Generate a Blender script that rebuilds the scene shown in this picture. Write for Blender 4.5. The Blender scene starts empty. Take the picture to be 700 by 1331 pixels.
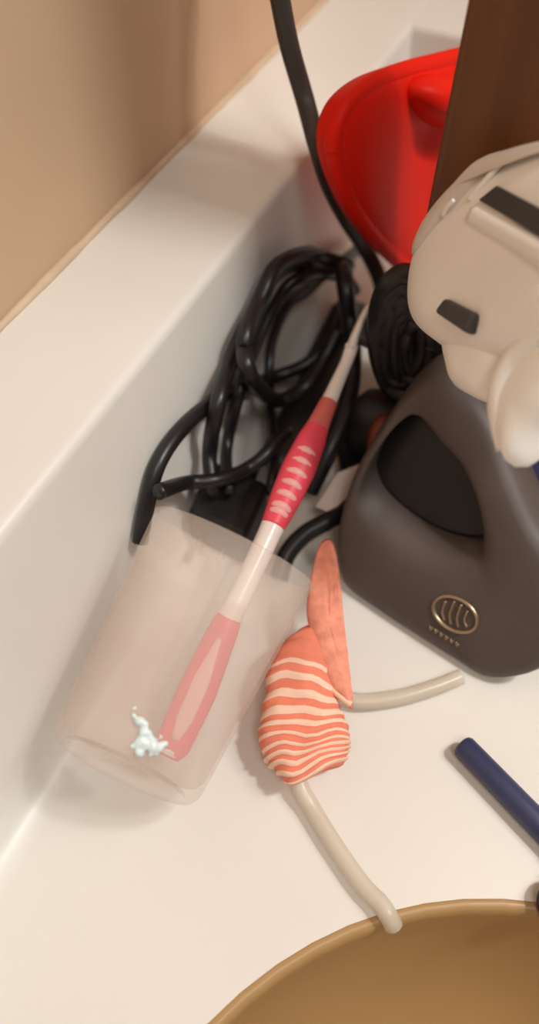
import bpy, bmesh, math, random
from mathutils import Vector, Matrix
random.seed(7)
scene = bpy.context.scene
COL = scene.collection

# ------------------------------------------------------------------ camera
FPX, CX, CY, W, H = 1044.0, 350.0, 665.5, 700, 1331
CAMH = 0.33
RW = Matrix(((0.90680012, 0.34912911, -0.23626767),
             (0.42127591, -0.729885, 0.53832564),
             (0.01549693, -0.58768763, -0.80893949)))   # (right, down, forward) -> world
CAMP = Vector((0, 0, CAMH))
cam = bpy.data.cameras.new('camera')
cam.sensor_fit = 'VERTICAL'; cam.sensor_height = 24.0
cam.lens = FPX / H * 24.0
cam.clip_start = 0.01
cam.dof.use_dof = True; cam.dof.focus_distance = 0.31; cam.dof.aperture_fstop = 2.6
camo = bpy.data.objects.new('camera', cam); COL.objects.link(camo)
r_, d_, f_ = RW.col[0], RW.col[1], RW.col[2]
camo.matrix_world = Matrix(((r_.x, -d_.x, -f_.x, CAMP.x), (r_.y, -d_.y, -f_.y, CAMP.y),
                            (r_.z, -d_.z, -f_.z, CAMP.z), (0, 0, 0, 1)))
scene.camera = camo

# ------------------------------------------------------------------ light
world = bpy.data.worlds.new('world'); scene.world = world; world.use_nodes = True
bg = world.node_tree.nodes['Background']
bg.inputs[0].default_value = (1.0, 0.95, 0.90, 1); bg.inputs[1].default_value = 0.18
def area(name, loc, aim, size, power, color):
    l = bpy.data.lights.new(name, 'AREA'); l.shape = 'DISK'; l.size = size; l.energy = power; l.color = color
    o = bpy.data.objects.new(name, l); COL.objects.link(o); o.location = loc
    o.rotation_euler = (Vector(aim) - Vector(loc)).to_track_quat('-Z', 'Y').to_euler()
    return o
area('vanity_lamp_and_fill', (0.66, 0.33, 1.40), (-0.05, 0.22, 0), 0.13, 10.5, (1.0, 0.99, 0.965))
area('vanity_lamp_and_fill', (0.80, 0.44, 1.25), (0.0, 0.2, 0.05), 0.30, 5.5, (1.0, 0.99, 0.965))  # fill added beside the vanity lamp to light wall and ledge
area('front_fill_light', (0.45, -0.50, 1.60), (0.0, 0.15, 0.05), 0.45, 6.5, (1.0, 0.97, 0.93))  # soft fill added on the camera side to lighten dryer and shadows
scene.view_settings.view_transform = 'Standard'; scene.view_settings.look = 'None'
scene.view_settings.gamma = 1.0; scene.view_settings.use_curve_mapping = False
scene.view_settings.exposure = -0.10

# ------------------------------------------------------------------ helpers
def ray(u, v):
    return (RW @ Vector((u - CX, v - CY, FPX))).normalized()
def at(u, v, z=0.0):                      # pixel + height above the counter -> point
    d = ray(u, v); return CAMP + d * ((z - CAMH) / d.z)
def aty(u, v, y):
    d = ray(u, v); return CAMP + d * (y / d.y)
class Plane:                              # plane through three (u, v, z)
    def __init__(s, a, b, c):
        s.p = at(*a); n = (at(*b) - s.p).cross(at(*c) - s.p).normalized()
        if n.dot(CAMP - s.p) < 0: n = -n
        s.n = n
    def __call__(s, u, v, off=0.0):
        d = ray(u, v); t = (s.p - CAMP).dot(s.n) / d.dot(s.n)
        return CAMP + d * t + s.n * off

def lin(c):
    return tuple(((x / 255) / 12.92 if x / 255 <= .04045 else ((x / 255 + .055) / 1.055) ** 2.4) for x in c) + (1,)
def mat(name, rgb, rough=0.5, var=0.06, scale=30, bump=0.0, spec=0.5, stretch=None, **kw):
    m = bpy.data.materials.new(name); m.use_nodes = True
    nt = m.node_tree; b = nt.nodes['Principled BSDF']
    tc = nt.nodes.new('ShaderNodeTexCoord'); mp = nt.nodes.new('ShaderNodeMapping')
    if stretch: mp.inputs['Scale'].default_value = stretch
    nt.links.new(tc.outputs['Object'], mp.inputs['Vector'])
    nz = nt.nodes.new('ShaderNodeTexNoise'); nz.inputs['Scale'].default_value = scale; nz.inputs['Detail'].default_value = 4
    nt.links.new(mp.outputs[0], nz.inputs['Vector'])
    cr = nt.nodes.new('ShaderNodeValToRGB'); c = lin(rgb)
    cr.color_ramp.elements[0].position = .3; cr.color_ramp.elements[1].position = .7
    cr.color_ramp.elements[0].color = tuple(x * (1 - var) for x in c[:3]) + (1,)
    cr.color_ramp.elements[1].color = tuple(min(1, x * (1 + var)) for x in c[:3]) + (1,)
    nt.links.new(nz.outputs['Fac'], cr.inputs[0]); nt.links.new(cr.outputs[0], b.inputs['Base Color'])
    b.inputs['Roughness'].default_value = rough; b.inputs['Specular IOR Level'].default_value = spec
    if bump:
        bp = nt.nodes.new('ShaderNodeBump'); bp.inputs['Strength'].default_value = bump; bp.inputs['Distance'].default_value = .002
        nt.links.new(nz.outputs['Fac'], bp.inputs['Height']); nt.links.new(bp.outputs[0], b.inputs['Normal'])
    for k, v in kw.items(): b.inputs[k.replace('_', ' ')].default_value = v
    return m

M = dict(
    marble=mat('cream_marble', (228, 223, 214), .36, .025, 9),
    wall=mat('tan_wall_paint', (206, 174, 142), .75, .04, 12, .08),
    caulk=mat('caulk', (208, 182, 154), .5, .08, 60),
    floor=mat('floor_tile', (170, 150, 125), .5, .08, 6),
    cabinet=mat('vanity_wood', (120, 84, 50), .5, .15, 8, .1, stretch=(6, 6, .6)),
    wood=mat('dark_wood', (106, 58, 18), .5, .22, 10, .12, stretch=(9, 9, .7)),
    sink=mat('tan_porcelain', (178, 142, 94), .3, .04, 8),
    chrome=mat('chrome', (205, 205, 205), .15, .02, 30, Metallic=1.0),
    cup=mat('frosted_plastic', (240, 222, 208), .4, .02, 20, Alpha=.24),
    brush_white=mat('white_plastic_handle', (240, 226, 216), .3, .02, 30),
    brush_pink=mat('pink_rubber', (236, 74, 92), .45, .05, 60),
    brush_coral=mat('coral_rubber', (220, 108, 100), .45, .05, 60),
    brush_rib=mat('pale_pink_rubber', (242, 172, 164), .45, .04, 60),
    bristle=mat('bristle', (74, 68, 74), .7, .15, 200),
    paste=mat('toothpaste', (226, 240, 240), .35, .04, 100),
    orange=mat('orange_cloth', (236, 136, 108), .85, .08, 140, .3),
    cream=mat('cream_cloth', (248, 208, 182), .85, .06, 140, .3),
    salmon=mat('salmon_cloth', (240, 152, 126), .85, .2, 160, .4),
    clear=mat('clear_beige_tube', (226, 214, 194), .3, .04, 40, Alpha=.62),
    black=mat('black_rubber_cord', (26, 23, 24), .38, .15, 80),
    blackp=mat('black_plastic', (30, 26, 26), .45, .12, 60),
    grey_cord=mat('charcoal_cord', (64, 58, 56), .5, .1, 60),
    tool=mat('charcoal_plastic', (84, 72, 66), .5, .08, 40),
    silver=mat('silver_emblem', (190, 168, 140), .3, .05, 80, Metallic=.9),
    white=mat('cream_white_plastic', (246, 240, 231), .35, .03, 25),
    white2=mat('grey_cream_plastic', (214, 200, 188), .35, .03, 25),
    dark=mat('dark_grey_rubber', (62, 58, 58), .5, .1, 60),
    red=mat('red_plastic', (232, 34, 18), .45, .05, 14, spec=.12),
    navy=mat('navy_plastic', (54, 58, 92), .45, .08, 50),
    navy2=mat('navy_fabric', (34, 40, 78), .7, .12, 80),
    rust=mat('rust_brown_plastic', (128, 58, 30), .4, .15, 50),
    paper=mat('white_paper', (226, 206, 196), .7, .05, 60),
    water=mat('water', (255, 255, 255), .03, 0, 10, Transmission_Weight=1.0, IOR=1.33),
    plate=mat('outlet_plastic', (236, 226, 208), .4, .03, 30),
)

def tag(o, label, cat, group=None, kind=None):
    if label: o['label'] = label
    if cat: o['category'] = cat
    if group: o['group'] = group
    if kind: o['kind'] = kind
    return o
def thing(name, label, cat, loc=(0, 0, 0), group=None):
    o = bpy.data.objects.new(name, None); o.empty_display_size = .02; COL.objects.link(o); o.location = loc
    return tag(o, label, cat, group)
def build(name, verts, faces, m, parent=None, smooth=True, slots=None, midx=None):
    me = bpy.data.meshes.new(name)
    org = Vector((0, 0, 0))
    if parent is None:
        xs = [Vector(v) for v in verts]
        org = Vector((sum(v.x for v in xs) / len(xs), sum(v.y for v in xs) / len(xs), min(v.z for v in xs)))
    else:
        p = parent
        while p: org += Vector(p.location); p = p.parent
    me.from_pydata([tuple(Vector(v) - org) for v in verts], [], faces)
    bm = bmesh.new(); bm.from_mesh(me); bmesh.ops.recalc_face_normals(bm, faces=bm.faces); bm.to_mesh(me); bm.free()
    for mm in (slots or [m]): me.materials.append(mm)
    for i, p in enumerate(me.polygons):
        p.use_smooth = smooth
        if midx: p.material_index = midx[i]
    me.update()
    o = bpy.data.objects.new(name, me); COL.objects.link(o)
    if parent: o.parent = parent
    else: o.location = org
    return o
def bevel(o, w, seg=3, angle=40):
    b = o.modifiers.new('bevel', 'BEVEL'); b.width = w; b.segments = seg; b.limit_method = 'ANGLE'; b.angle_limit = math.radians(angle)
    b.harden_normals = False
    return o
def box(name, lo, hi, m, parent=None, bev=0.0):
    x0, y0, z0 = lo; x1, y1, z1 = hi
    v = [(x, y, z) for x in (x0, x1) for y in (y0, y1) for z in (z0, z1)]
    f = [(0, 1, 3, 2), (4, 6, 7, 5), (0, 4, 5, 1), (2, 3, 7, 6), (0, 2, 6, 4), (1, 5, 7, 3)]
    o = build(name, v, f, m, parent, smooth=False)
    if bev: bevel(o, bev)
    return o
def catmull(pts, n=10, closed=False):
    pts = [Vector(p) for p in pts]; out = []; N = len(pts)
    rng = range(N) if closed else range(N - 1)
    for i in rng:
        if closed: p0, p1, p2, p3 = pts[i - 1], pts[i], pts[(i + 1) % N], pts[(i + 2) % N]
        else: p0, p1, p2, p3 = pts[max(i - 1, 0)], pts[i], pts[i + 1], pts[min(i + 2, N - 1)]
        for k in range(n):
            t = k / n
            out.append(.5 * ((2 * p1) + (p2 - p0) * t + (2 * p0 - 5 * p1 + 4 * p2 - p3) * t * t + (3 * p1 - p0 - 3 * p2 + p3) * t ** 3))
    if not closed: out.append(pts[-1].copy())
    return out
def frames(path, up=None):
    fr = []; N = len(path); prev = None
    for i in range(N):
        t = (path[min(i + 1, N - 1)] - path[max(i - 1, 0)]).normalized()
        a = (prev if prev is not None else (Vector(up) if up else (Vector((0, 0, 1)) if abs(t.z) < .9 else Vector((1, 0, 0)))))
        n = (a - t * a.dot(t)).normalized(); b = t.cross(n); prev = n
        fr.append((t, n, b))
    return fr
def loft(name, path, radii, m, parent=None, sides=12, up=None, cap=True, slots=None, ringmat=None, ex=2.0):
    """tube along path; radii = list of (r_b, r_n): across and along the 'up' side"""
    fr = frames(path, up); v = []; f = []; mi = []
    for p, (t, n, b), r in zip(path, fr, radii):
        rb, rn = r if isinstance(r, (tuple, list)) else (r, r)
        for k in range(sides):
            a = 2 * math.pi * k / sides; c, s = math.cos(a), math.sin(a)
            v.append(p + b * (rb * math.copysign(abs(c) ** (2 / ex), c)) + n * (rn * math.copysign(abs(s) ** (2 / ex), s)))
    N = len(path)
    for i in range(N - 1):
        for k in range(sides):
            k2 = (k + 1) % sides
            f.append((i * sides + k, i * sides + k2, (i + 1) * sides + k2, (i + 1) * sides + k)); mi.append(ringmat[i] if ringmat else 0)
    if cap:
        for i, ring in ((0, list(range(sides))), (N - 1, list(range((N - 1) * sides, N * sides)))):
            v.append(path[i]); c = len(v) - 1
            for k in range(sides): f.append((c, ring[k], ring[(k + 1) % sides])); mi.append(ringmat[min(i, N - 2)] if ringmat else 0)
    return build(name, v, f, m, parent, slots=slots, midx=mi if ringmat else None)
def tube(name, pts, r, m, parent=None, sides=10, n=10, closed=False):
    path = catmull(pts, n, closed)
    if closed: path.append(path[0].copy())
    return loft(name, path, [r] * len(path), m, parent, sides, cap=not closed)
def round_ends(path, prof, n=5):
    return path, prof
def pillow(name, outline, n_dir, front, back, m, parent=None, rings=8, p=2.4, disp=None, per=6, center=None):
    """rounded solid from a closed outline: domes of height `front` towards n_dir and `back` the other way"""
    ol = catmull(outline, per, True); N = len(ol)
    c = center if center is not None else sum(ol, Vector()) / N
    n_dir = Vector(n_dir).normalized(); v = []; f = []
    def dome(sign, hh):
        idx = []
        for j in range(1, rings + 1):
            s = 1 - (j / rings) ** 1.35 if j < rings else 0
            hgt = hh * (1 - s ** p) ** (1 / p)
            if s == 0:
                q = c + n_dir * sign * hh
                if disp and sign > 0: q = q + n_dir * disp(q)
                v.append(q); idx.append([len(v) - 1] * N); continue
            row = []
            for q0 in ol:
                q = c + (q0 - c) * s + n_dir * sign * hgt
                if disp and sign > 0: q = q + n_dir * disp(q)
                v.append(q); row.append(len(v) - 1)
            idx.append(row)
        return idx
    base = []
    for q0 in ol: v.append(q0); base.append(len(v) - 1)
    for sign, hh in ((1, front), (-1, back)):
        rows = [base] + dome(sign, hh)
        for a, b in zip(rows[:-1], rows[1:]):
            for k in range(N):
                k2 = (k + 1) % N
                if b[k] == b[k2]: f.append((a[k], a[k2], b[k]))
                else: f.append((a[k], a[k2], b[k2], b[k]))
    return build(name, v, f, m, parent)

# ------------------------------------------------------------------ room shell
WX, WY, ZS = -0.197, 0.565, 0.115          # side wall, back wall, top of the splash ledge
o = box('wall_left', (WX - .1, -1.0, -.85), (WX, WY + .1, 1.6), M['wall']); o['kind'] = 'structure'
o = box('wall_back', (WX, WY, -.85), (1.4, WY + .1, 1.6), M['wall']); o['kind'] = 'structure'
o = box('floor', (WX - .1, -1.0, -.9), (1.4, WY + .1, -.85), M['floor']); o['kind'] = 'structure'

# ------------------------------------------------------------------ vanity
SC, SR = Vector((0.1175, -0.047)), 0.150
XR, YF, TH = 0.80, -0.28, 0.03
ct = thing('vanity_countertop', 'cream marble bathroom countertop with raised splash ledges along both walls', 'countertop', (.3, .15, 0))
def counter_slab():
    n = 96; v = []; f = []
    for k in range(n):
        a = 2 * math.pi * k / n; c, s = math.cos(a), math.sin(a)
        t = min(((XR - SC.x) / c if c > 1e-6 else 9), ((WX - SC.x) / c if c < -1e-6 else 9),
                ((WY - SC.y) / s if s > 1e-6 else 9), ((YF - SC.y) / s if s < -1e-6 else 9))
        for (r, z) in ((SR - .001, -TH), (SR - .001, -.006), (SR - .0006, -.003), (SR + .0003, -.001), (SR + .0015, 0), (None, 0), (None, -TH)):
            rr = t if r is None else r
            v.append((SC.x + rr * c, SC.y + rr * s, z))
    for k in range(n):
        k2 = (k + 1) % n
        for j in range(6): f.append((k * 7 + j, k2 * 7 + j, k2 * 7 + j + 1, k * 7 + j + 1))
        f.append((k * 7 + 6, k2 * 7 + 6, k2 * 7, k * 7))
    # corners
    return v, f
v, f = counter_slab()
slab = build('slab', v, f, M['marble'], ct, smooth=False)
# side splash, coved foot and rounded nose
prof = [(-.112, .0), (-.118, .001), (-.1225, .004), (-.1255, .009), (-.1285, .02), (-.1368, .1105), (-.1374, .1132), (-.139, .1146), (-.141, .115), (WX + .0, .115), (WX + .0, 0)]
def extr(name, prof, fn, a, b, m, parent):
    n = len(prof); v = [fn(p, a) for p in prof] + [fn(p, b) for p in prof]
    f = [(i, (i + 1) % n, n + (i + 1) % n, n + i) for i in range(n)] + [tuple(range(n)), tuple(range(n, 2 * n))]
    o = build(name, v, f, m, parent, smooth=True)
    o.modifiers.new('es', 'EDGE_SPLIT').split_angle = math.radians(50)
    return o
extr('side_splash', prof, lambda p, t: (p[0], t, p[1]), YF, WY, M['marble'], ct)
extr('back_splash', prof, lambda p, t: (t, WY - (p[0] - WX), p[1]), -.139, XR, M['marble'], ct)
# caulk bead, slightly ragged
pts = [Vector((WX + .001, y, ZS + .0005 + .0006 * random.random())) for y in [-.28 + .02 * i for i in range(42)]]
loft('caulk_bead', catmull(pts, 2), [.0016 + .0009 * random.random() for _ in range(83)], M['caulk'], ct, 8)
# cabinet under the top
cb = thing('vanity_cabinet', 'brown wooden vanity cabinet under the cream countertop', 'cabinet', (.3, .15, -.85))
bevel(box('carcass', (WX + .001, YF + .03, -.849), (XR - .02, WY - .001, -.2), M['cabinet'], cb), .003)
for i in range(2):
    x0 = WX + .02 + i * .485
    d = box('door', (x0, YF + .01, -.80), (x0 + .47, YF + .03, -.06), M['cabinet'], cb, .004)
    xk = x0 + (.43 if i == 0 else .04)
    loft('knob', [Vector((xk, YF + .01, -.2)), Vector((xk, YF - .004, -.2)), Vector((xk, YF - .012, -.2)), Vector((xk, YF - .016, -.2))],
         [.005, .005, .012, .007], M['chrome'], d)
for nm, lo, hi in (('side_rail', (WX + .001, YF + .03, -.2), (WX + .02, WY - .001, -TH)), ('side_rail', (XR - .04, YF + .03, -.2), (XR - .02, WY - .001, -TH)),
                   ('front_rail', (WX + .02, YF + .03, -.2), (XR - .04, YF + .05, -TH))):
    box(nm, lo, hi, M['cabinet'], cb)

# ------------------------------------------------------------------ sink
sk = thing('sink_basin', 'tan oval sink basin sunk into the cream countertop', 'sink', (SC.x, SC.y, -.15))
def bowl(r0, depth, off):
    n = 64; rows = []; v = []; f = []
    prof = [(r0 + .0042, .0002), (r0 + .0038, .0005), (r0 + .002, .0004), (r0 + .0002, -.0006)] + [(r0 * math.cos(t) ** .75 - .0005, -.006 - depth * math.sin(t)) for t in [math.pi / 2 * k / 14 for k in range(13)]] + [(.02, -.012 - depth * .992)]
    prof += [(.02, -.012 - depth - off)] + [((r0 + off) * math.cos(t) ** .75, -.012 - (depth + off) * math.sin(t)) for t in [math.pi / 2 * k / 14 for k in range(12, -1, -1)]]
    for (r, z) in prof:
        for k in range(n):
            a = 2 * math.pi * k / n; v.append((SC.x + r * math.cos(a), SC.y + r * math.sin(a), z))
    for i in range(len(prof)):
        i2 = (i + 1) % len(prof)
        for k in range(n):
            k2 = (k + 1) % n; f.append((i * n + k, i * n + k2, i2 * n + k2, i2 * n + k))
    return v, f
v, f = bowl(SR - .0018, .13, .006)
build('bowl', v, f, M['sink'], sk)
def lathe(name, prof, c, m, parent=None, n=32, axis=Vector((0, 0, 1))):
    q = axis.to_track_quat('Z', 'Y'); v = []; f = []
    for (r, z) in prof:
        for k in range(n):
            a = 2 * math.pi * k / n; v.append(c + q @ Vector((r * math.cos(a), r * math.sin(a), z)))
    P = len(prof)
    for i in range(P - 1):
        for k in range(n):
            k2 = (k + 1) % n; f.append((i * n + k, i * n + k2, (i + 1) * n + k2, (i + 1) * n + k))
    f.append(tuple(range(n))); f.append(tuple(range((P - 1) * n, P * n)))
    return build(name, v, f, m, parent)
lathe('drain', [(.0195, -.004), (.0195, .0), (.023, .001), (.023, .0025), (.017, .003), (.012, .001), (.004, .003)], Vector((SC.x, SC.y, -.012 - .13)), M['chrome'], sk)

# ------------------------------------------------------------------ dark wooden panel
WPX, WPY0, WPY1 = -.0615, .288, .345
wp = thing('wooden_panel', 'dark brown upright wooden panel behind the cream hair dryer', 'panel', (.1, .31, 0))
box('stile', (WPX, WPY0, .001), (WPX + .045, WPY1, .62), M['wood'], wp, .003)
box('inset_board', (WPX + .044, WPY0 + .006, .001), (.03, WPY1 - .006, .62), M['wood'], wp)
box('stile', (.029, WPY0, .001), (.070, WPY1, .62), M['wood'], wp, .003)
box('top_rail', (WPX, WPY0 - .004, .62), (.070, WPY1 + .004, .645), M['wood'], wp, .003)

# ------------------------------------------------------------------ tumbler, toothbrush
zb, zm = .0305, .064
PB, PM = at(160, 1001, zb), at(303, 716, zm)
AX = (PM - PB).normalized(); LEN = (PM - PB).length
cup = thing('tumbler', 'frosted translucent plastic tumbler tipped on its side beside the splash', 'tumbler', tuple(Vector((PB.x, PB.y, 0))))
R0, R1 = .0305, .0345
def cup_mesh():
    th = .0014; pr = []
    pr += [(0.001, .003), (R0 * .55, .003), (R0 * .8, .002), (R0 * .84, 0), (R0 * .92, .0004), (R0 * .98, .003), (R0, .007)]
    for k in range(1, 11):
        t = k / 10; pr.append((R0 + (R1 - R0) * t, .007 + (LEN - .007) * t))
    pr += [(R1 + .0006, LEN + .0006), (R1 - th * .5, LEN + .0016), (R1 - th, LEN)]
    for k in range(9, 0, -1):
        t = k / 10; pr.append((R0 + (R1 - R0) * t - th, .007 + (LEN - .007) * t))
    pr += [(R0 - th, .009), (R0 * .9, .006), (R0 * .6, .0048), (.001, .0048)]
    return pr
lathe('cup_wall', cup_mesh(), PB, M['cup'], cup, 64, AX)
# toothpaste smear on the upper side of the wall
def cup_surface(u, v, off=0.0):
    d = ray(u, v); lo, hi, best = .15, .45, None
    for i in range(600):
        p = CAMP + d * (lo + (hi - lo) * i / 600); s = (p - PB).dot(AX)
        if -.01 < s < LEN + .01:
            r = ((p - PB) - AX * s).length
            if r <= R0 + (R1 - R0) * s / LEN + off: return p
    return None
blobs = [(178, 925, 5), (183, 942, 9), (186, 960, 11), (195, 965, 10), (204, 968, 8), (181, 973, 8), (190, 950, 8), (212, 962, 6), (176, 965, 5), (199, 976, 6)]
blobs = [(u + random.uniform(-5, 5), w + random.uniform(-6, 6), r * random.uniform(.5, .9)) for (u, w, r) in blobs for _ in range(4)]
v, f = [], []
for (u, w, r) in blobs:
    p = cup_surface(u, w, -.0004)
    if not p: continue
    rr = r * .00026; b0 = len(v)
    for i in range(5):
        th = math.pi * i / 4
        for k in range(8):
            a = 2 * math.pi * k / 8; v.append(p + Vector((math.sin(th) * math.cos(a), math.sin(th) * math.sin(a), math.cos(th))) * rr * (.85 + .3 * random.random()))
    for i in range(4):
        for k in range(8): f.append((b0 + i * 8 + k, b0 + i * 8 + (k + 1) % 8, b0 + (i + 1) * 8 + (k + 1) % 8, b0 + (i + 1) * 8 + k))
ps = build('toothpaste_smear', v, f, M['paste'], cup); ps['label'] = 'white toothpaste smear'
rmm = ps.modifiers.new('merge', 'REMESH'); rmm.mode = 'VOXEL'; rmm.voxel_size = .0005; rmm.use_smooth_shade = True
smm = ps.modifiers.new('soften', 'SMOOTH'); smm.factor = .5; smm.iterations = 4

# toothbrush : (pixel, height) stations
def interp(tab, x):
    for (a, va), (b, vb) in zip(tab[:-1], tab[1:]):
        if x <= b:
            t = (x - a) / (b - a) if b > a else 0; t = max(0, min(1, t))
            return va + (vb - va) * t
    return tab[-1][1]
BP = [at(213, 992, .022), at(253, 905, .031), at(292, 815, .040), at(333, 730, .048), at(374, 640, .056), at(410, 560, .063), at(437, 500, .069), at(452, 465, .073), at(460, 440, .078), at(478, 398, .084)]
bpath = catmull(BP, 12)
blen = [0]
for a, b in zip(bpath[:-1], bpath[1:]): blen.append(blen[-1] + (b - a).length)
BL = blen[-1]
tb = thing('toothbrush', 'white toothbrush with pink ribbed grip standing in the tipped tumbler', 'toothbrush', tuple(Vector((BP[0].x, BP[0].y, BP[0].z - .006))))
UPB = (CAMP - BP[4]).normalized()
def seg(name, s0, s1, wt, tt, m, n=40, off=0.0, parent=None, sides=16, **kw):
    P = []; Rr = []
    for i in range(n + 1):
        s = s0 + (s1 - s0) * i / n; S = s * BL
        j = max(0, min(len(blen) - 2, next((q for q in range(len(blen) - 1) if blen[q + 1] >= S), len(blen) - 2)))
        t = (S - blen[j]) / max(1e-9, blen[j + 1] - blen[j]); P.append(bpath[j].lerp(bpath[j + 1], t) + UPB * off)
        Rr.append((interp(wt, s), interp(tt, s)))
    return loft(name, P, Rr, m, parent or tb, sides, up=UPB, **kw)
mm = .001
Wd = [(0, 2 * mm), (.008, 4.2 * mm), (.03, 5.8 * mm), (.12, 6.4 * mm), (.27, 5.2 * mm), (.36, 4.6 * mm), (.46, 5.0 * mm), (.53, 6.2 * mm), (.6, 7.0 * mm), (.67, 6.0 * mm), (.71, 4.6 * mm), (.77, 3.6 * mm), (.86, 2.8 * mm), (.9, 3.0 * mm), (.93, 3.2 * mm), (1.0, 3.0 * mm)]
Tk = [(0, 2 * mm), (.01, 4 * mm), (.1, 5 * mm), (.5, 5 * mm), (.6, 5.6 * mm), (.7, 4.4 * mm), (.78, 3.2 * mm), (.86, 2.5 * mm), (.9, 2.2 * mm), (1, 1.6 * mm)]
def grow(t, g): return [(a, b + g) for a, b in t]
seg('handle', .016, .905, Wd, Tk, M['brush_white'], 70)
# rubber grips wrapped round the handle
nr = 60
ribs = []
for i in range(nr):
    s = .475 + (.70 - .475) * i / nr
    ribs.append(1 if .492 < s < .655 and (s - .492) % .0235 > .011 else 0)
Pw = [(.455, 4.7 * mm), (.47, 5.2 * mm)] + grow(Wd[7:10], .5 * mm) + [(.71, 4.9 * mm)]
g1 = seg('ribbed_grip', .47, .705, Pw, grow(Tk, .35 * mm), M['brush_pink'], nr)
g1['label'] = 'pink ribbed rubber grip'
for i in range(7):                                   # raised pale ribs across the face of the grip
    s = .497 + i * .0235
    c = Vector(); S = s * BL
    j = next((q for q in range(len(blen) - 1) if blen[q + 1] >= S), len(blen) - 2)
    c = bpath[j]; t = (bpath[j + 1] - bpath[j]).normalized(); b = t.cross(UPB).normalized()
    w = interp(Wd, s) * .74; th = interp(Tk, s)
    arc = [c + b * (w * x) + UPB * (th * math.sqrt(max(0, 1 - (x * .68) ** 2)) - .0014) + t * (.0016 * (1 - x * x)) for x in [-1 + .2 * k for k in range(11)]]
    loft('rib', arc, [.0005 + .0021 * math.sin(math.pi * k / 10) ** .5 for k in range(11)], M['brush_rib'], g1, 8)
seg('neck_band', .70, .765, grow(Wd, .35 * mm), grow(Tk, .35 * mm), M['brush_coral'], 16)
g2 = seg('lower_grip', .012, .285, [(.0, 3.0 * mm), (.03, 7.0 * mm), (.13, 7.8 * mm), (.24, 6.4 * mm), (.272, 5.6 * mm), (.285, 4.2 * mm)], [(0, 3.4 * mm), (.05, 4.9 * mm), (.1, 5.3 * mm), (.2, 5.3 * mm), (.27, 5.2 * mm), (.285, 4.2 * mm)], M['brush_pink'], 30)
g2['label'] = 'pink rubber side grip'
seg('grip_inlay', .05, .24, [(.05, 1.6 * mm), (.09, 3.4 * mm), (.16, 3.4 * mm), (.24, 1.2 * mm)], [(.05, .6 * mm), (.1, 1.0 * mm), (.24, .5 * mm)], M['brush_rib'], 20, off=.0050)
hd = seg('head', .895, 1.0, [(.895, 2.4 * mm), (.92, 2.2 * mm), (.97, 1.9 * mm), (.992, 1.5 * mm), (1, .8 * mm)], [(.895, 2.4 * mm), (.92, 4.8 * mm), (.97, 5.2 * mm), (.992, 4.4 * mm), (1, 2.4 * mm)], M['brush_white'], 20)
v, f = [], []
tdir = (bpath[-1] - bpath[-12]).normalized(); side = tdir.cross(UPB).normalized()
if side.x < 0: side = -side
bdir = (side * 1.0 - UPB * .15).normalized(); cross = tdir.cross(bdir).normalized()
for i in range(9):
    for j in range(3):
        c = bpath[-13 + i] .lerp(bpath[-12 + i], .5) + cross * (j - 1) * .0026 + bdir * .001
        b0 = len(v)
        for e, rr in ((0, .001), (.010, .0012)):
            for k in range(6):
                a = 2 * math.pi * k / 6; v.append(c + bdir * e + (tdir * math.cos(a) + cross * math.sin(a)) * rr)
        for k in range(6): f.append((b0 + k, b0 + (k + 1) % 6, b0 + 6 + (k + 1) % 6, b0 + 6 + k))
        f.append(tuple(range(b0 + 6, b0 + 12)))
br = build('bristles', v, f, M['bristle'], hd, smooth=False); br['kind'] = 'stuff'

# ------------------------------------------------------------------ black cords
def splash_x(z): return -.1285 - .008 * max(0, min(1, (z - .02) / .085)) + (.010 if z < .012 else 0)
def clear(u, v, z, r):                    # lift the point along its ray until it clears the splash and the counter
    z = max(z, r + .0004)
    while at(u, v, z).x < splash_x(z) + r + .001 and z < .2: z += .001
    return at(u, v, z)
OBST = []                                 # (point, radius) of what is already in the tangle
def lift(path, r):
    """raise a cord along the sight lines until it crosses over what already lies there"""
    for _ in range(30):
        need = [max([0] + [(r + q[1] + .0006) - (p - q[0]).length for q in OBST if abs(p.x - q[0].x) < .02 and abs(p.y - q[0].y) < .02]) for p in path]
        if max(need) <= 0: break
        out = []
        for i, p in enumerate(path):
            l = max(need[k] * math.exp(-((i - k) / 7.0) ** 2) for k in range(max(0, i - 16), min(len(path), i + 17)))
            out.append(p + (CAMP - p).normalized() * l * .6)
        path = out
    return path
def cord(name, pts, r, label, m='black', plug=None):
    path = lift(catmull([clear(*p, r) for p in pts], 10), r)
    OBST.extend((p, r) for p in path)
    o = loft(name, path, [r] * len(path), M[m], None, 10)
    return tag(o, label, 'cable', 'black cords tangled beside the tumbler')
fi = thing('dark_flat_filler', 'black straightener-shaped filler added under the loops to darken the tangle', 'straightener', tuple(at(385, 560, 0)))  # dark flat item added to make the tangle darker
for k, (du, dz) in enumerate(((0, 0), (-14, .011))):
    P0, P1 = at(362 + du * .3, 604, .0075 + dz), at(468 + du, 398, .0075 + dz * 1.5)
    OBST.extend((P0.lerp(P1, n / 30), .0085) for n in range(31))
    path = [P0.lerp(P1, t) for t in (0, .01, .04, .2, .5, .56, .6, .95, .99, 1)]
    loft('arm', path, [(.006, .003), (.0085, .0045), (.0095, .0052), (.0095, .0052), (.009, .005), (.0095, .0052), (.0100, .0054), (.0095, .005), (.008, .0042), (.005, .002)], M['blackp'], fi, 16, ex=3)
loft('hinge', [at(364, 600, .0065), at(362, 602, .023)], [.0065, .0065], M['dark'], fi, 14)
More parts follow.
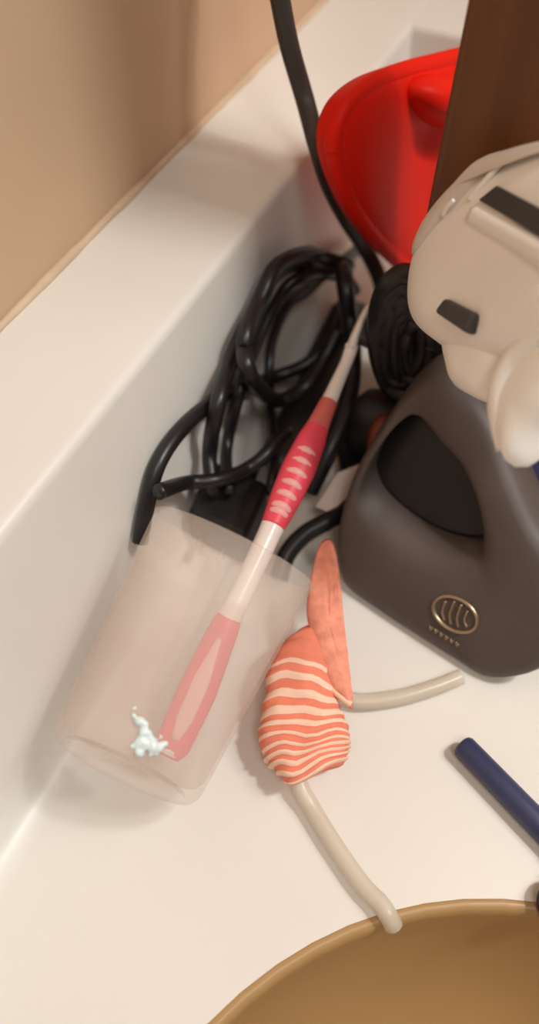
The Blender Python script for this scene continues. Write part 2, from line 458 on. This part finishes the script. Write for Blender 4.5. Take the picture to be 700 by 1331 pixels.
# power plug holding up the tumbler mouth
pl = thing('power_plug', 'black power adapter plug propping up the tumbler mouth', 'plug', tuple(at(285, 660, 0)))
pp = [at(222, 668, 0), at(248, 640, 0), at(330, 640, 0), at(352, 690, 0), at(300, 735, 0)]
def prism(name, base, h, m, parent, bev=.003):
    n = len(base); v = list(base) + [p + Vector((0, 0, h)) for p in base]
    f = [tuple(range(n)), tuple(range(n, 2 * n))] + [(i, (i + 1) % n, n + (i + 1) % n, n + i) for i in range(n)]
    o = build(name, v, f, m, parent, smooth=False); bevel(o, bev); return o
a0, a1, a2 = at(246, 706, .0005), at(318, 740, .0005), at(350, 668, .0005)
prism('adapter_body', [a0, a1, a2, a0 + (a2 - a1)], .026, M['blackp'], pl, .004)
ex = (a2 - a1).normalized(); ey = (a0 - a1).normalized()
mid = (a2 + a0 + (a2 - a1)) / 2 + Vector((0, 0, .012))
loft('strain_relief', [mid - ex * .002, mid + ex * .006, mid + ex * .016], [.006, .005, .0038], M['blackp'], pl)
for s in (-1, 1):
    c = (a0 + a1) / 2 + ey * .006 * s + Vector((0, 0, .013))
    d = -ex
    vv = [c + ey * (.0008 * i) + Vector((0, 0, .003 * j)) + d * k for i in (-1, 1) for j in (-1, 1) for k in (-.001, .010)]
    build('prong', vv, [(0, 1, 3, 2), (4, 6, 7, 5), (0, 4, 5, 1), (2, 3, 7, 6), (0, 2, 6, 4), (1, 5, 7, 3)], M['chrome'], pl, smooth=False)


for a_ in range(9):
    for b_ in range(9):
        OBST.append((a1.lerp(a2, a_ / 8) + (a0 - a1) * (b_ / 8) + Vector((0, 0, .020)), .007))
cord('looped_cable', [(182, 705, .006), (190, 660, .012), (207, 600, .02), (245, 548, .026), (300, 508, .03), (350, 492, .03), (400, 472, .033), (436, 436, .04), (448, 390, .04), (440, 340, .03)], .0036,
     'thick black cord arching from the tumbler mouth towards the red container')
cord('looped_cable', [(278, 640, .008), (272, 590, .012), (284, 520, .03), (305, 455, .04), (332, 400, .044), (350, 365, .04), (380, 345, .034), (430, 348, .032), (468, 322, .025)], .0036,
     'black cord rising steeply over the thick arching cord')
cord('looped_cable', [(298, 640, .01), (294, 585, .015), (312, 505, .036), (334, 445, .046), (356, 398, .05), (380, 366, .046), (414, 356, .04), (448, 362, .036), (462, 378, .03)], .0030,
     'thinner black cord doubled alongside the steep cord')
cord('looped_cable', [(352, 640, .004), (356, 580, .004), (350, 510, .006), (352, 450, .012), (372, 400, .02), (398, 380, .024), (420, 360, .03)], .0026,
     'thin black cord lying on the counter inside the loops')
cord('looped_cable', [(362, 755, .006), (372, 722, .012), (395, 695, .016), (424, 678, .018), (446, 664, .016), (454, 642, .014), (452, 605, .014), (444, 570, .016), (430, 545, .02)], .0044,
     'dark cord curling out between tumbler mouth and striped cloth')
cord('looped_cable', [(402, 640, .014), (428, 585, .03), (444, 545, .036), (456, 500, .04), (458, 450, .046), (452, 400, .045), (446, 350, .036)], .0046,
     'black cord running under the full length of toothbrush grip')
cord('looped_cable', [(452, 345, .034), (430, 338, .038), (400, 330, .04), (362, 345, .044), (340, 385, .04), (318, 440, .03), (326, 490, .018), (360, 520, .02), (400, 500, .036), (424, 460, .046), (438, 432, .052)], .0040,
     'black cord looping widest round the far side of the tangle')
cord('looped_cable', [(205, 640, .03), (240, 628, .034), (290, 622, .036), (335, 600, .034), (372, 560, .03)], .0034,
     'short black cord crossing over the adapter plug')
# bundled coil of black cord between red container and hair tools
coil = thing('cord_bundle', 'tight coil of black cord tied in a bundle behind the charcoal tool', 'cord', tuple(at(515, 450, 0)))
pc = Plane((470, 400, .068), (560, 420, .078), (520, 520, .052))
pts = []
for i in range(0, 121):
    a = 2 * math.pi * i / 12; k = i / 120
    rr = 20 + 26 * (((i // 12) * .618) % 1) + 4 * math.sin(i * .53)
    pts.append(pc(524 + rr * .82 * math.cos(a), 430 + rr * 1.75 * math.sin(a), -.022 + .026 * k))
for q in pts:
    while q.y > .277 and q.x > -.080: q += (CAMP - q).normalized() * .002
tube('coiled_cord', pts, .0048, M['black'], coil, 8, 5)
tube('tie', [pc(478, 440, .010), pc(505, 452, .014), pc(528, 452, .010), pc(520, 458, -.03), pc(490, 455, -.03)], .003, M['blackp'], coil, 8, 6, True)

# little things caught in the tangle
pg = Plane((420, 640, .022), (480, 600, .026), (470, 660, .018))
o4 = [pg(410, 658), pg(438, 616), pg(478, 598), pg(486, 606), pg(458, 640), pg(428, 668)]
tg = build('paper_tag', [p + pg.n * (.0018 if k % 2 else -.0006) for k, p in enumerate(o4)] + [p + pg.n * (.0012 if k % 2 else -.0012) for k, p in enumerate(o4)],
           [(0, 1, 5), (1, 4, 5), (1, 2, 4), (2, 3, 4), (6, 7, 11), (7, 10, 11), (7, 8, 10), (8, 9, 10)] + [(k, (k + 1) % 6, 6 + (k + 1) % 6, 6 + k) for k in range(6)], M['paper'], None, smooth=False)
tag(tg, 'small crumpled white paper tag below the toothbrush grip', 'tag')
cl = thing('claw_clip', 'rust brown plastic claw clip in the shade under the cord coil', 'hair clip', tuple(at(490, 570, 0)))
pk = Plane((470, 600, .030), (520, 560, .036), (480, 540, .044))
pillow('shell', [pk(470, 600, .008), pk(470, 562, .008), pk(484, 540, .008), pk(506, 542, .008), pk(516, 565, .008), pk(506, 598, .008), pk(488, 610, .008)], pk.n, .006, .001, M['rust'], cl, 5)
for i in range(5):
    a = pk(472 + i * 8, 606 - i * 2, .008)
    loft('tooth', [a, a + Vector((.001, -.003, -.002)), a + Vector((.001, -.006, -.006))], [.0016, .0013, .0006], M['rust'], cl, 6)

# charcoal cord hanging from the wall outlet
ol = thing('wall_outlet', 'cream outlet plate on the tan wall above the splash ledge', 'outlet', (WX, .40, .73))
box('plate', (WX, .365, .69), (WX + .005, .435, .81), M['plate'], ol, .002)
for zz in (.725, .775):
    s = box('socket', (WX + .004, .385, zz - .014), (WX + .0062, .415, zz + .014), M['plate'], ol, .0008)
hc = thing('hanging_cord', 'charcoal cord hanging past the red container into the tangle', 'cord', (WX + .0065, .40, .725))
loft('plug_body', [Vector((WX + .0065, .40, .725)), Vector((WX + .010, .40, .725)), Vector((WX + .026, .398, .723)), Vector((WX + .034, .397, .718))], [.012, .013, .010, .005], M['grey_cord'], hc, 12)
hp = [Vector((WX + .030, .397, .720)), Vector((WX + .045, .385, .70)), aty(330, -260, .352), aty(342, -140, .347), aty(352, -70, .344), aty(363, -5, .342), aty(376, 60, .340), aty(396, 130, .338), at(412, 190, .134), at(427, 238, .112), at(450, 284, .086), at(474, 322, .062), at(492, 360, .045), at(500, 395, .022)]
tube('cord', hp, .0044, M['grey_cord'], hc, 10, 10)

# ------------------------------------------------------------------ charcoal tool with loop handle and emblem
ht = thing('hair_tool', 'charcoal grey hair tool with open loop handle and silver emblem', 'hair tool', tuple(at(590, 840, 0)))
pt = Plane((436, 740, .010), (640, 902, .003), (546, 509, .085))
pairs = [((434, 700), (468, 648)), ((441, 765), (480, 674)), ((490, 806), (503, 697)), ((540, 839), (533, 718)), ((592, 872), (562, 732)), ((640, 898), (594, 739)),
         ((705, 882), (616, 734)), ((742, 815), (620, 708)), ((722, 745), (617, 684)), ((690, 690), (613, 660)), ((661, 622), (605, 636)), ((636, 560), (592, 612)),
         ((603, 520), (568, 586)), ((560, 496), (538, 550)), ((526, 518), (513, 560)), ((494, 560), (488, 592)), ((458, 618), (472, 624))]
oo = catmull([pt(*a) for a, b in pairs], 5, True); ii = catmull([pt(*b) for a, b in pairs], 5, True)
back = Vector((.05, 1, 0)).normalized(); T = .013
v, f = [], []; S = 20
for O, I in zip(oo, ii):
    c = (O + I) / 2 + back * T; h = (O - I) / 2
    for k in range(S):
        a = 2 * math.pi * k / S; ca, sa = math.cos(a), math.sin(a)
        q = c + h * math.copysign(abs(ca) ** .6, ca) + back * (T * math.copysign(abs(sa) ** .6, sa))
        q.z = max(q.z, .001); v.append(q)
N = len(oo)
for i in range(N):
    for k in range(S): f.append((i * S + k, i * S + (k + 1) % S, ((i + 1) % N) * S + (k + 1) % S, ((i + 1) % N) * S + k))
build('loop_body', v, f, M['tool'], ht)
cI = sum(ii, Vector()) / len(ii)
pillow('dark_hole_plate', [cI + (q - cI) * 1.16 + back * T * 1.6 for q in ii[::3]], -back, .001, .001, M['black'], ht, 4)  # black plate added behind the opening to stand in for its shade
def onface(u, v): return pt(u, v) - back * .0006
ca, sa = math.cos(math.radians(32)), math.sin(math.radians(32))
def ell(x, y): return onface(592 + x * ca - y * sa, 797 + x * sa + y * ca)
em = tube('emblem', [ell(31 * math.cos(2 * math.pi * k / 16), 20 * math.sin(2 * math.pi * k / 16)) for k in range(16)], .0008, M['silver'], ht, 8, 4, True)
em['label'] = 'silver oval emblem'
for st in ([(-20, -8), (-16, 6), (-8, 14)], [(-10, -14), (-6, 4), (2, 14)], [(0, -15), (4, 2), (12, 12)], [(11, -12), (14, 0), (21, 6)]):
    tube('emblem_stroke', [ell(*q) for q in st], .0006, M['silver'], em, 6, 6)
for x in (-20, -12, -4, 4, 12, 20):
    tube('mark', [ell(x, 30), ell(x + 3, 34), ell(x + 4, 30)], .0004, M['silver'], em, 6, 3)

# ------------------------------------------------------------------ black filler, added to darken the gaps behind the tool
bc = thing('dark_filler', 'black soft filler shape added behind the charcoal tool to darken the gaps', 'case', (-.02, .268, 0))
ocs = [Vector((x, .2715, z)) for x, z in ((-.072, .004), (-.03, .002), (-.012, .002), (-.004, .006), (-.002, .03), (-.005, .042), (-.012, .048), (-.03, .050), (-.066, .048), (-.076, .04), (-.077, .02))]
pillow('filler_body', ocs, (0, -1, 0), .014, .014, M['blackp'], bc, 8, 3.5)
tube('zip', [Vector((-.064, .2590, .036)), Vector((-.03, .2575, .040)), Vector((-.01, .2590, .036))], .0012, M['dark'], bc, 8, 6)
# ------------------------------------------------------------------ cream hair dryer
hdx = thing('hair_dryer', 'cream white hair dryer lying on the pile against the wooden panel', 'hair dryer', tuple(at(640, 470, 0)))
pw = Plane((545, 395, .122), (663, 604, .132), (690, 215, .178))
body = [(850, 230), (800, 190), (745, 190), (700, 201), (670, 210), (652, 222), (620, 254), (588, 286), (563, 317), (548, 355), (544, 395), (551, 424), (570, 446), (600, 462), (650, 470), (700, 470), (780, 440), (835, 320)]
pillow('barrel', [pw(*q) for q in body], pw.n, .014, .022, M['white'], hdx, 10, 3.2, per=5)
# upper shell, a separate greyer moulding along the long edge
sh = [(800, 192), (745, 194), (702, 204), (672, 212), (655, 224), (624, 256), (592, 288), (568, 319), (557, 344), (566, 346), (584, 330), (616, 298), (652, 258), (700, 216), (745, 203), (800, 198)]
pillow('shell', [pw(*q, off=.004) for q in sh], pw.n, .0115, .010, M['white2'], hdx, 8, 3.0, per=5, center=pw(632, 262, .004))
tube('seam_trim', [pw(697, 222, .0126), pw(690, 230, .0134), (pw(680, 242, .0138)), pw(646, 279, .0138)], .0011, M['white'], hdx, 8, 6)
tube('seam_trim', [pw(634, 282, .0165), pw(624, 290, .016), pw(614, 298, .0145)], .0008, M['white'], hdx, 8, 6)
ndir = (pw(860, 300) - pw(760, 330)).normalized(); n0 = pw(752, 326, -.006)
loft('nozzle', [n0, n0 + ndir * .012, n0 + ndir * .03, n0 + ndir * .055, n0 + ndir * .058], [(.030, .016), (.031, .0175), (.026, .017), (.022, .016), (.020, .0145)], M['white2'], hdx, 24, up=pw.n, ex=2.6)
# vent slot with pale lip
def quad(name, c4, n, h, m, parent, bev):
    v = [p - n * h for p in c4] + [p + n * h * .4 for p in c4]
    f = [(0, 1, 2, 3), (4, 5, 6, 7)] + [(i, (i + 1) % 4, 4 + (i + 1) % 4, 4 + i) for i in range(4)]
    o = build(name, v, f, m, parent, smooth=False); bevel(o, bev); return o
vt = quad('vent', [pw(662, 280, .0142), pw(686, 262, .0142), pw(770, 306, .0142), pw(752, 334, .0142)], pw.n, .002, M['dark'], hdx, .0006)
tube('vent_lip', [pw(652, 296, .0112), pw(690, 318, .0112), pw(760, 358, .0112)], .0048, M['white'], vt, 8, 6)
# grip housing below the barrel, with slide switch
pillow('switch_housing', [pw(*q, off=-.004) for q in [(578, 440), (584, 478), (592, 502), (612, 516), (636, 520), (664, 500), (676, 460), (660, 420), (620, 405), (590, 412)]], pw.n, .012, .012, M['white'], hdx, 8, 2.6, per=5)
sw = quad('switch', [pw(606, 422, .0142), pw(620, 404, .0142), pw(660, 424, .0142), pw(648, 450, .0142)], pw.n, .004, M['dark'], hdx, .0016)
# curved folding handle with bright edge, running off to the right
hnd = [(640, 520), (640, 548), (650, 578), (661, 602), (664, 604), (676, 594), (700, 562), (740, 520), (770, 450), (740, 420), (700, 440), (670, 470), (650, 495)]
hn = pillow('handle', [pw(*q, off=-.002) for q in hnd], pw.n, .010, .012, M['white'], hdx, 8, 2.6, per=5, center=pw(685, 520, -.002))
tube('handle_ridge', [pw(740, 430, .0050), pw(690, 468, .0055), pw(668, 508, .0050), (pw(662, 548, .003)), pw(662, 582, .000)], .0046, M['white'], hn, 8, 6)

# ------------------------------------------------------------------ red container
pr = Plane((424, 200, .140), (600, 70, .150), (545, 365, .042))
rc = thing('red_container', 'glossy red rounded plastic container leaning in the corner beside the panel', 'container', tuple(at(545, 372, 0)))
red = [(421, 190), (424, 158), (440, 128), (470, 104), (510, 88), (555, 76), (600, 67), (632, 76), (645, 110), (642, 190), (628, 270), (600, 335), (572, 364), (545, 370), (515, 345), (480, 312), (450, 272), (430, 228)]
cR = pr(545, 215)
def rdisp(q):
    # shallow dished face with a raised boss
    def g(u, v, s, a):
        d = (q - pr(u, v)); d -= pr.n * d.dot(pr.n); return a * math.exp(-(d.length / s) ** 2)
    return - g(548, 240, .04, .006) - g(540, 170, .012, .004)
pillow('shell', [pr(*q) for q in red], pr.n, .012, .010, M['red'], rc, 22, 4.5, rdisp, per=6, center=cR)
pillow('knob', [pr(555 + 50 * math.cos(2 * math.pi * k / 12) + 6 * math.sin(2 * math.pi * k / 12), 128 + 36 * math.sin(2 * math.pi * k / 12) + 8 * math.cos(2 * math.pi * k / 12), .008) for k in range(12)], pr.n, .016, .002, M['red'], rc, 10, 2.2)
rim = [pr(*q) for q in red]
tube('rim', [cR + (q - cR) * .97 + pr.n * .004 for q in rim], .0042, M['red'], rc, 10, 6, True)

# ------------------------------------------------------------------ striped cloth on clear cord
def hx(p, z): return at(p[0], p[1], z)
cs = tube('clear_tube', [at(511, 1203, .0015), at(504, 1190, .0050), at(494, 1175, .0052), at(470, 1150, .0045), (at(432, 1095, .0045)), at(405, 1050, .005), at(388, 1015, .008), at(385, 960, .007), at(400, 900, .0045), at(440, 905, .0045), at(470, 912, .0045), at(520, 906, .0045), at(565, 893, .0045), at(598, 880, .0045)], .0036, M['clear'], None, 12, 10)
tag(cs, 'pale translucent tube looping from the sink edge through the striped cloth', 'tube')
sc = thing('striped_cloth', 'orange and cream striped ribbed cloth bunched round the pale tube', 'cloth', tuple(at(395, 950, 0)))
axp = catmull([at(408, 822, .022), at(398, 868, .020), at(393, 915, .0175), at(396, 955, .0155), at(402, 984, .0135), at(410, 1006, .0115)], 18)
Wt = [(0, .006), (.06, .0115), (.3, .0155), (.55, .0175), (.75, .0172), (.9, .0150), (1, .0128)]
rad = []; rm = []
K = len(axp)
for i in range(K):
    t = i / (K - 1); ph = t * 13.5 + .25 * math.sin(t * 9)
    w = interp(Wt, t); rib = .00045 * math.cos(2 * math.pi * ph)
    rad.append((w + rib * .8 + .0004 * math.sin(i * .9), max(.0038, min(.0108, w * .72)) + rib)); rm.append(1 if math.cos(2 * math.pi * ph) > .12 and t > .2 else 0)
o = loft('ribbed_fold', axp, rad, M['orange'], sc, 28, up=(0, 0, 1), slots=[M['orange'], M['cream']], ringmat=rm, ex=2.2)
for vv in o.data.vertices:                # soft folds so that the ribs run unevenly
    q = vv.co; nv = Vector((.0010 * math.sin(190 * q.y + 40 * q.z + 1) + .0004 * math.sin(520 * q.y), .0013 * math.sin(210 * q.x + 130 * q.z) + .0006 * math.sin(470 * q.x + 2), .0008 * math.sin(230 * q.x + 160 * q.y)))
    vv.co += nv
    vv.co.z = max(vv.co.z, .0006)
pf = Plane((425, 705, .040), (455, 915, .024), (400, 790, .031))
def crumple(q): return .0009 * math.sin(q.y * 260 + q.x * 330 + 1) + .0004 * math.sin(q.y * 900 - q.x * 500)
pillow('folded_flap', [pf(*q) for q in [(416, 706), (432, 704), (441, 745), (446, 800), (453, 860), (458, 920), (442, 906), (424, 888), (411, 868), (404, 830), (398, 792), (404, 748)]], pf.n, .0022, .0022, M['salmon'], sc, 8, 2.2, crumple, 6)
tube('hem', [pf(406, 846), pf(412, 868), pf(424, 887), pf(441, 904), pf(456, 916)], .0014, M['cream'], sc, 8, 8)

# ------------------------------------------------------------------ navy things
pn = thing('pen', 'navy blue pen lying on the bare counter', 'pen', tuple(at(640, 1005, 0)))
A, B = at(598, 966, .0058), at(720, 1092, .0060)
dn = (B - A).normalized()
L = (B - A).length
loft('barrel', [A, A + dn * .0006, A + dn * .002, A + dn * .04, A + dn * (L + .004)], [.0028, .0042, .005, .0052, .0052], M['navy'], pn, 16)
e = B + dn * .004
loft('cap', [e - dn * .001, e, e + dn * .016, e + dn * .018], [.0052, .0056, .0050, .003], M['navy2'], pn, 16)
nb = thing('navy_pouch', 'dark navy zipped pouch wedged behind the charcoal tool', 'pouch', tuple(at(690, 640, 0)))
pv = Plane((660, 620, .062), (700, 720, .030), (740, 600, .066))
pillow('pouch_body', [pv(*q, off=-.010) for q in [(655, 640), (668, 598), (700, 575), (745, 575), (775, 620), (770, 700), (735, 735), (690, 720)]], pv.n, .007, .007, M['navy2'], nb, 8, 2.6)
tube('zip', [pv(672, 612, -.007), pv(700, 592, -.007), pv(740, 590, -.007)], .0012, M['navy'], nb, 8, 6)
cpp = thing('bottle_cap', 'small dark navy cap with pale top at the sink edge', 'cap', tuple(at(706, 1188, 0)))
c = at(713, 1192, 0) + Vector((0.002, .005, .0012))
lathe('cap_body', [(.0078, 0), (.0084, .0008), (.0084, .008), (.0078, .009)], c, M['navy2'], cpp, 24)
lathe('cap_top', [(.0076, .009), (.0076, .0098), (.0068, .0106), (.003, .0108)], c, M['paper'], cpp, 24)

# ------------------------------------------------------------------ droplets and a crumb on the counter
for (u, w, r, lab) in ((66, 1012, .0022, 'large clear water drop on the counter by the tumbler base'), (76, 998, .0014, 'small clear water drop touching the tumbler base'), (56, 1030, .0012, 'tiny clear water drop in the cove of the splash')):
    p = at(u, w, 0)
    d = lathe('water_drop', [(r, 0.0002), (r * .95, r * .25), (r * .7, r * .5), (r * .3, r * .62)], p, M['water'], None, 14)
    tag(d, lab, 'water drop', 'water drops by the tumbler base')
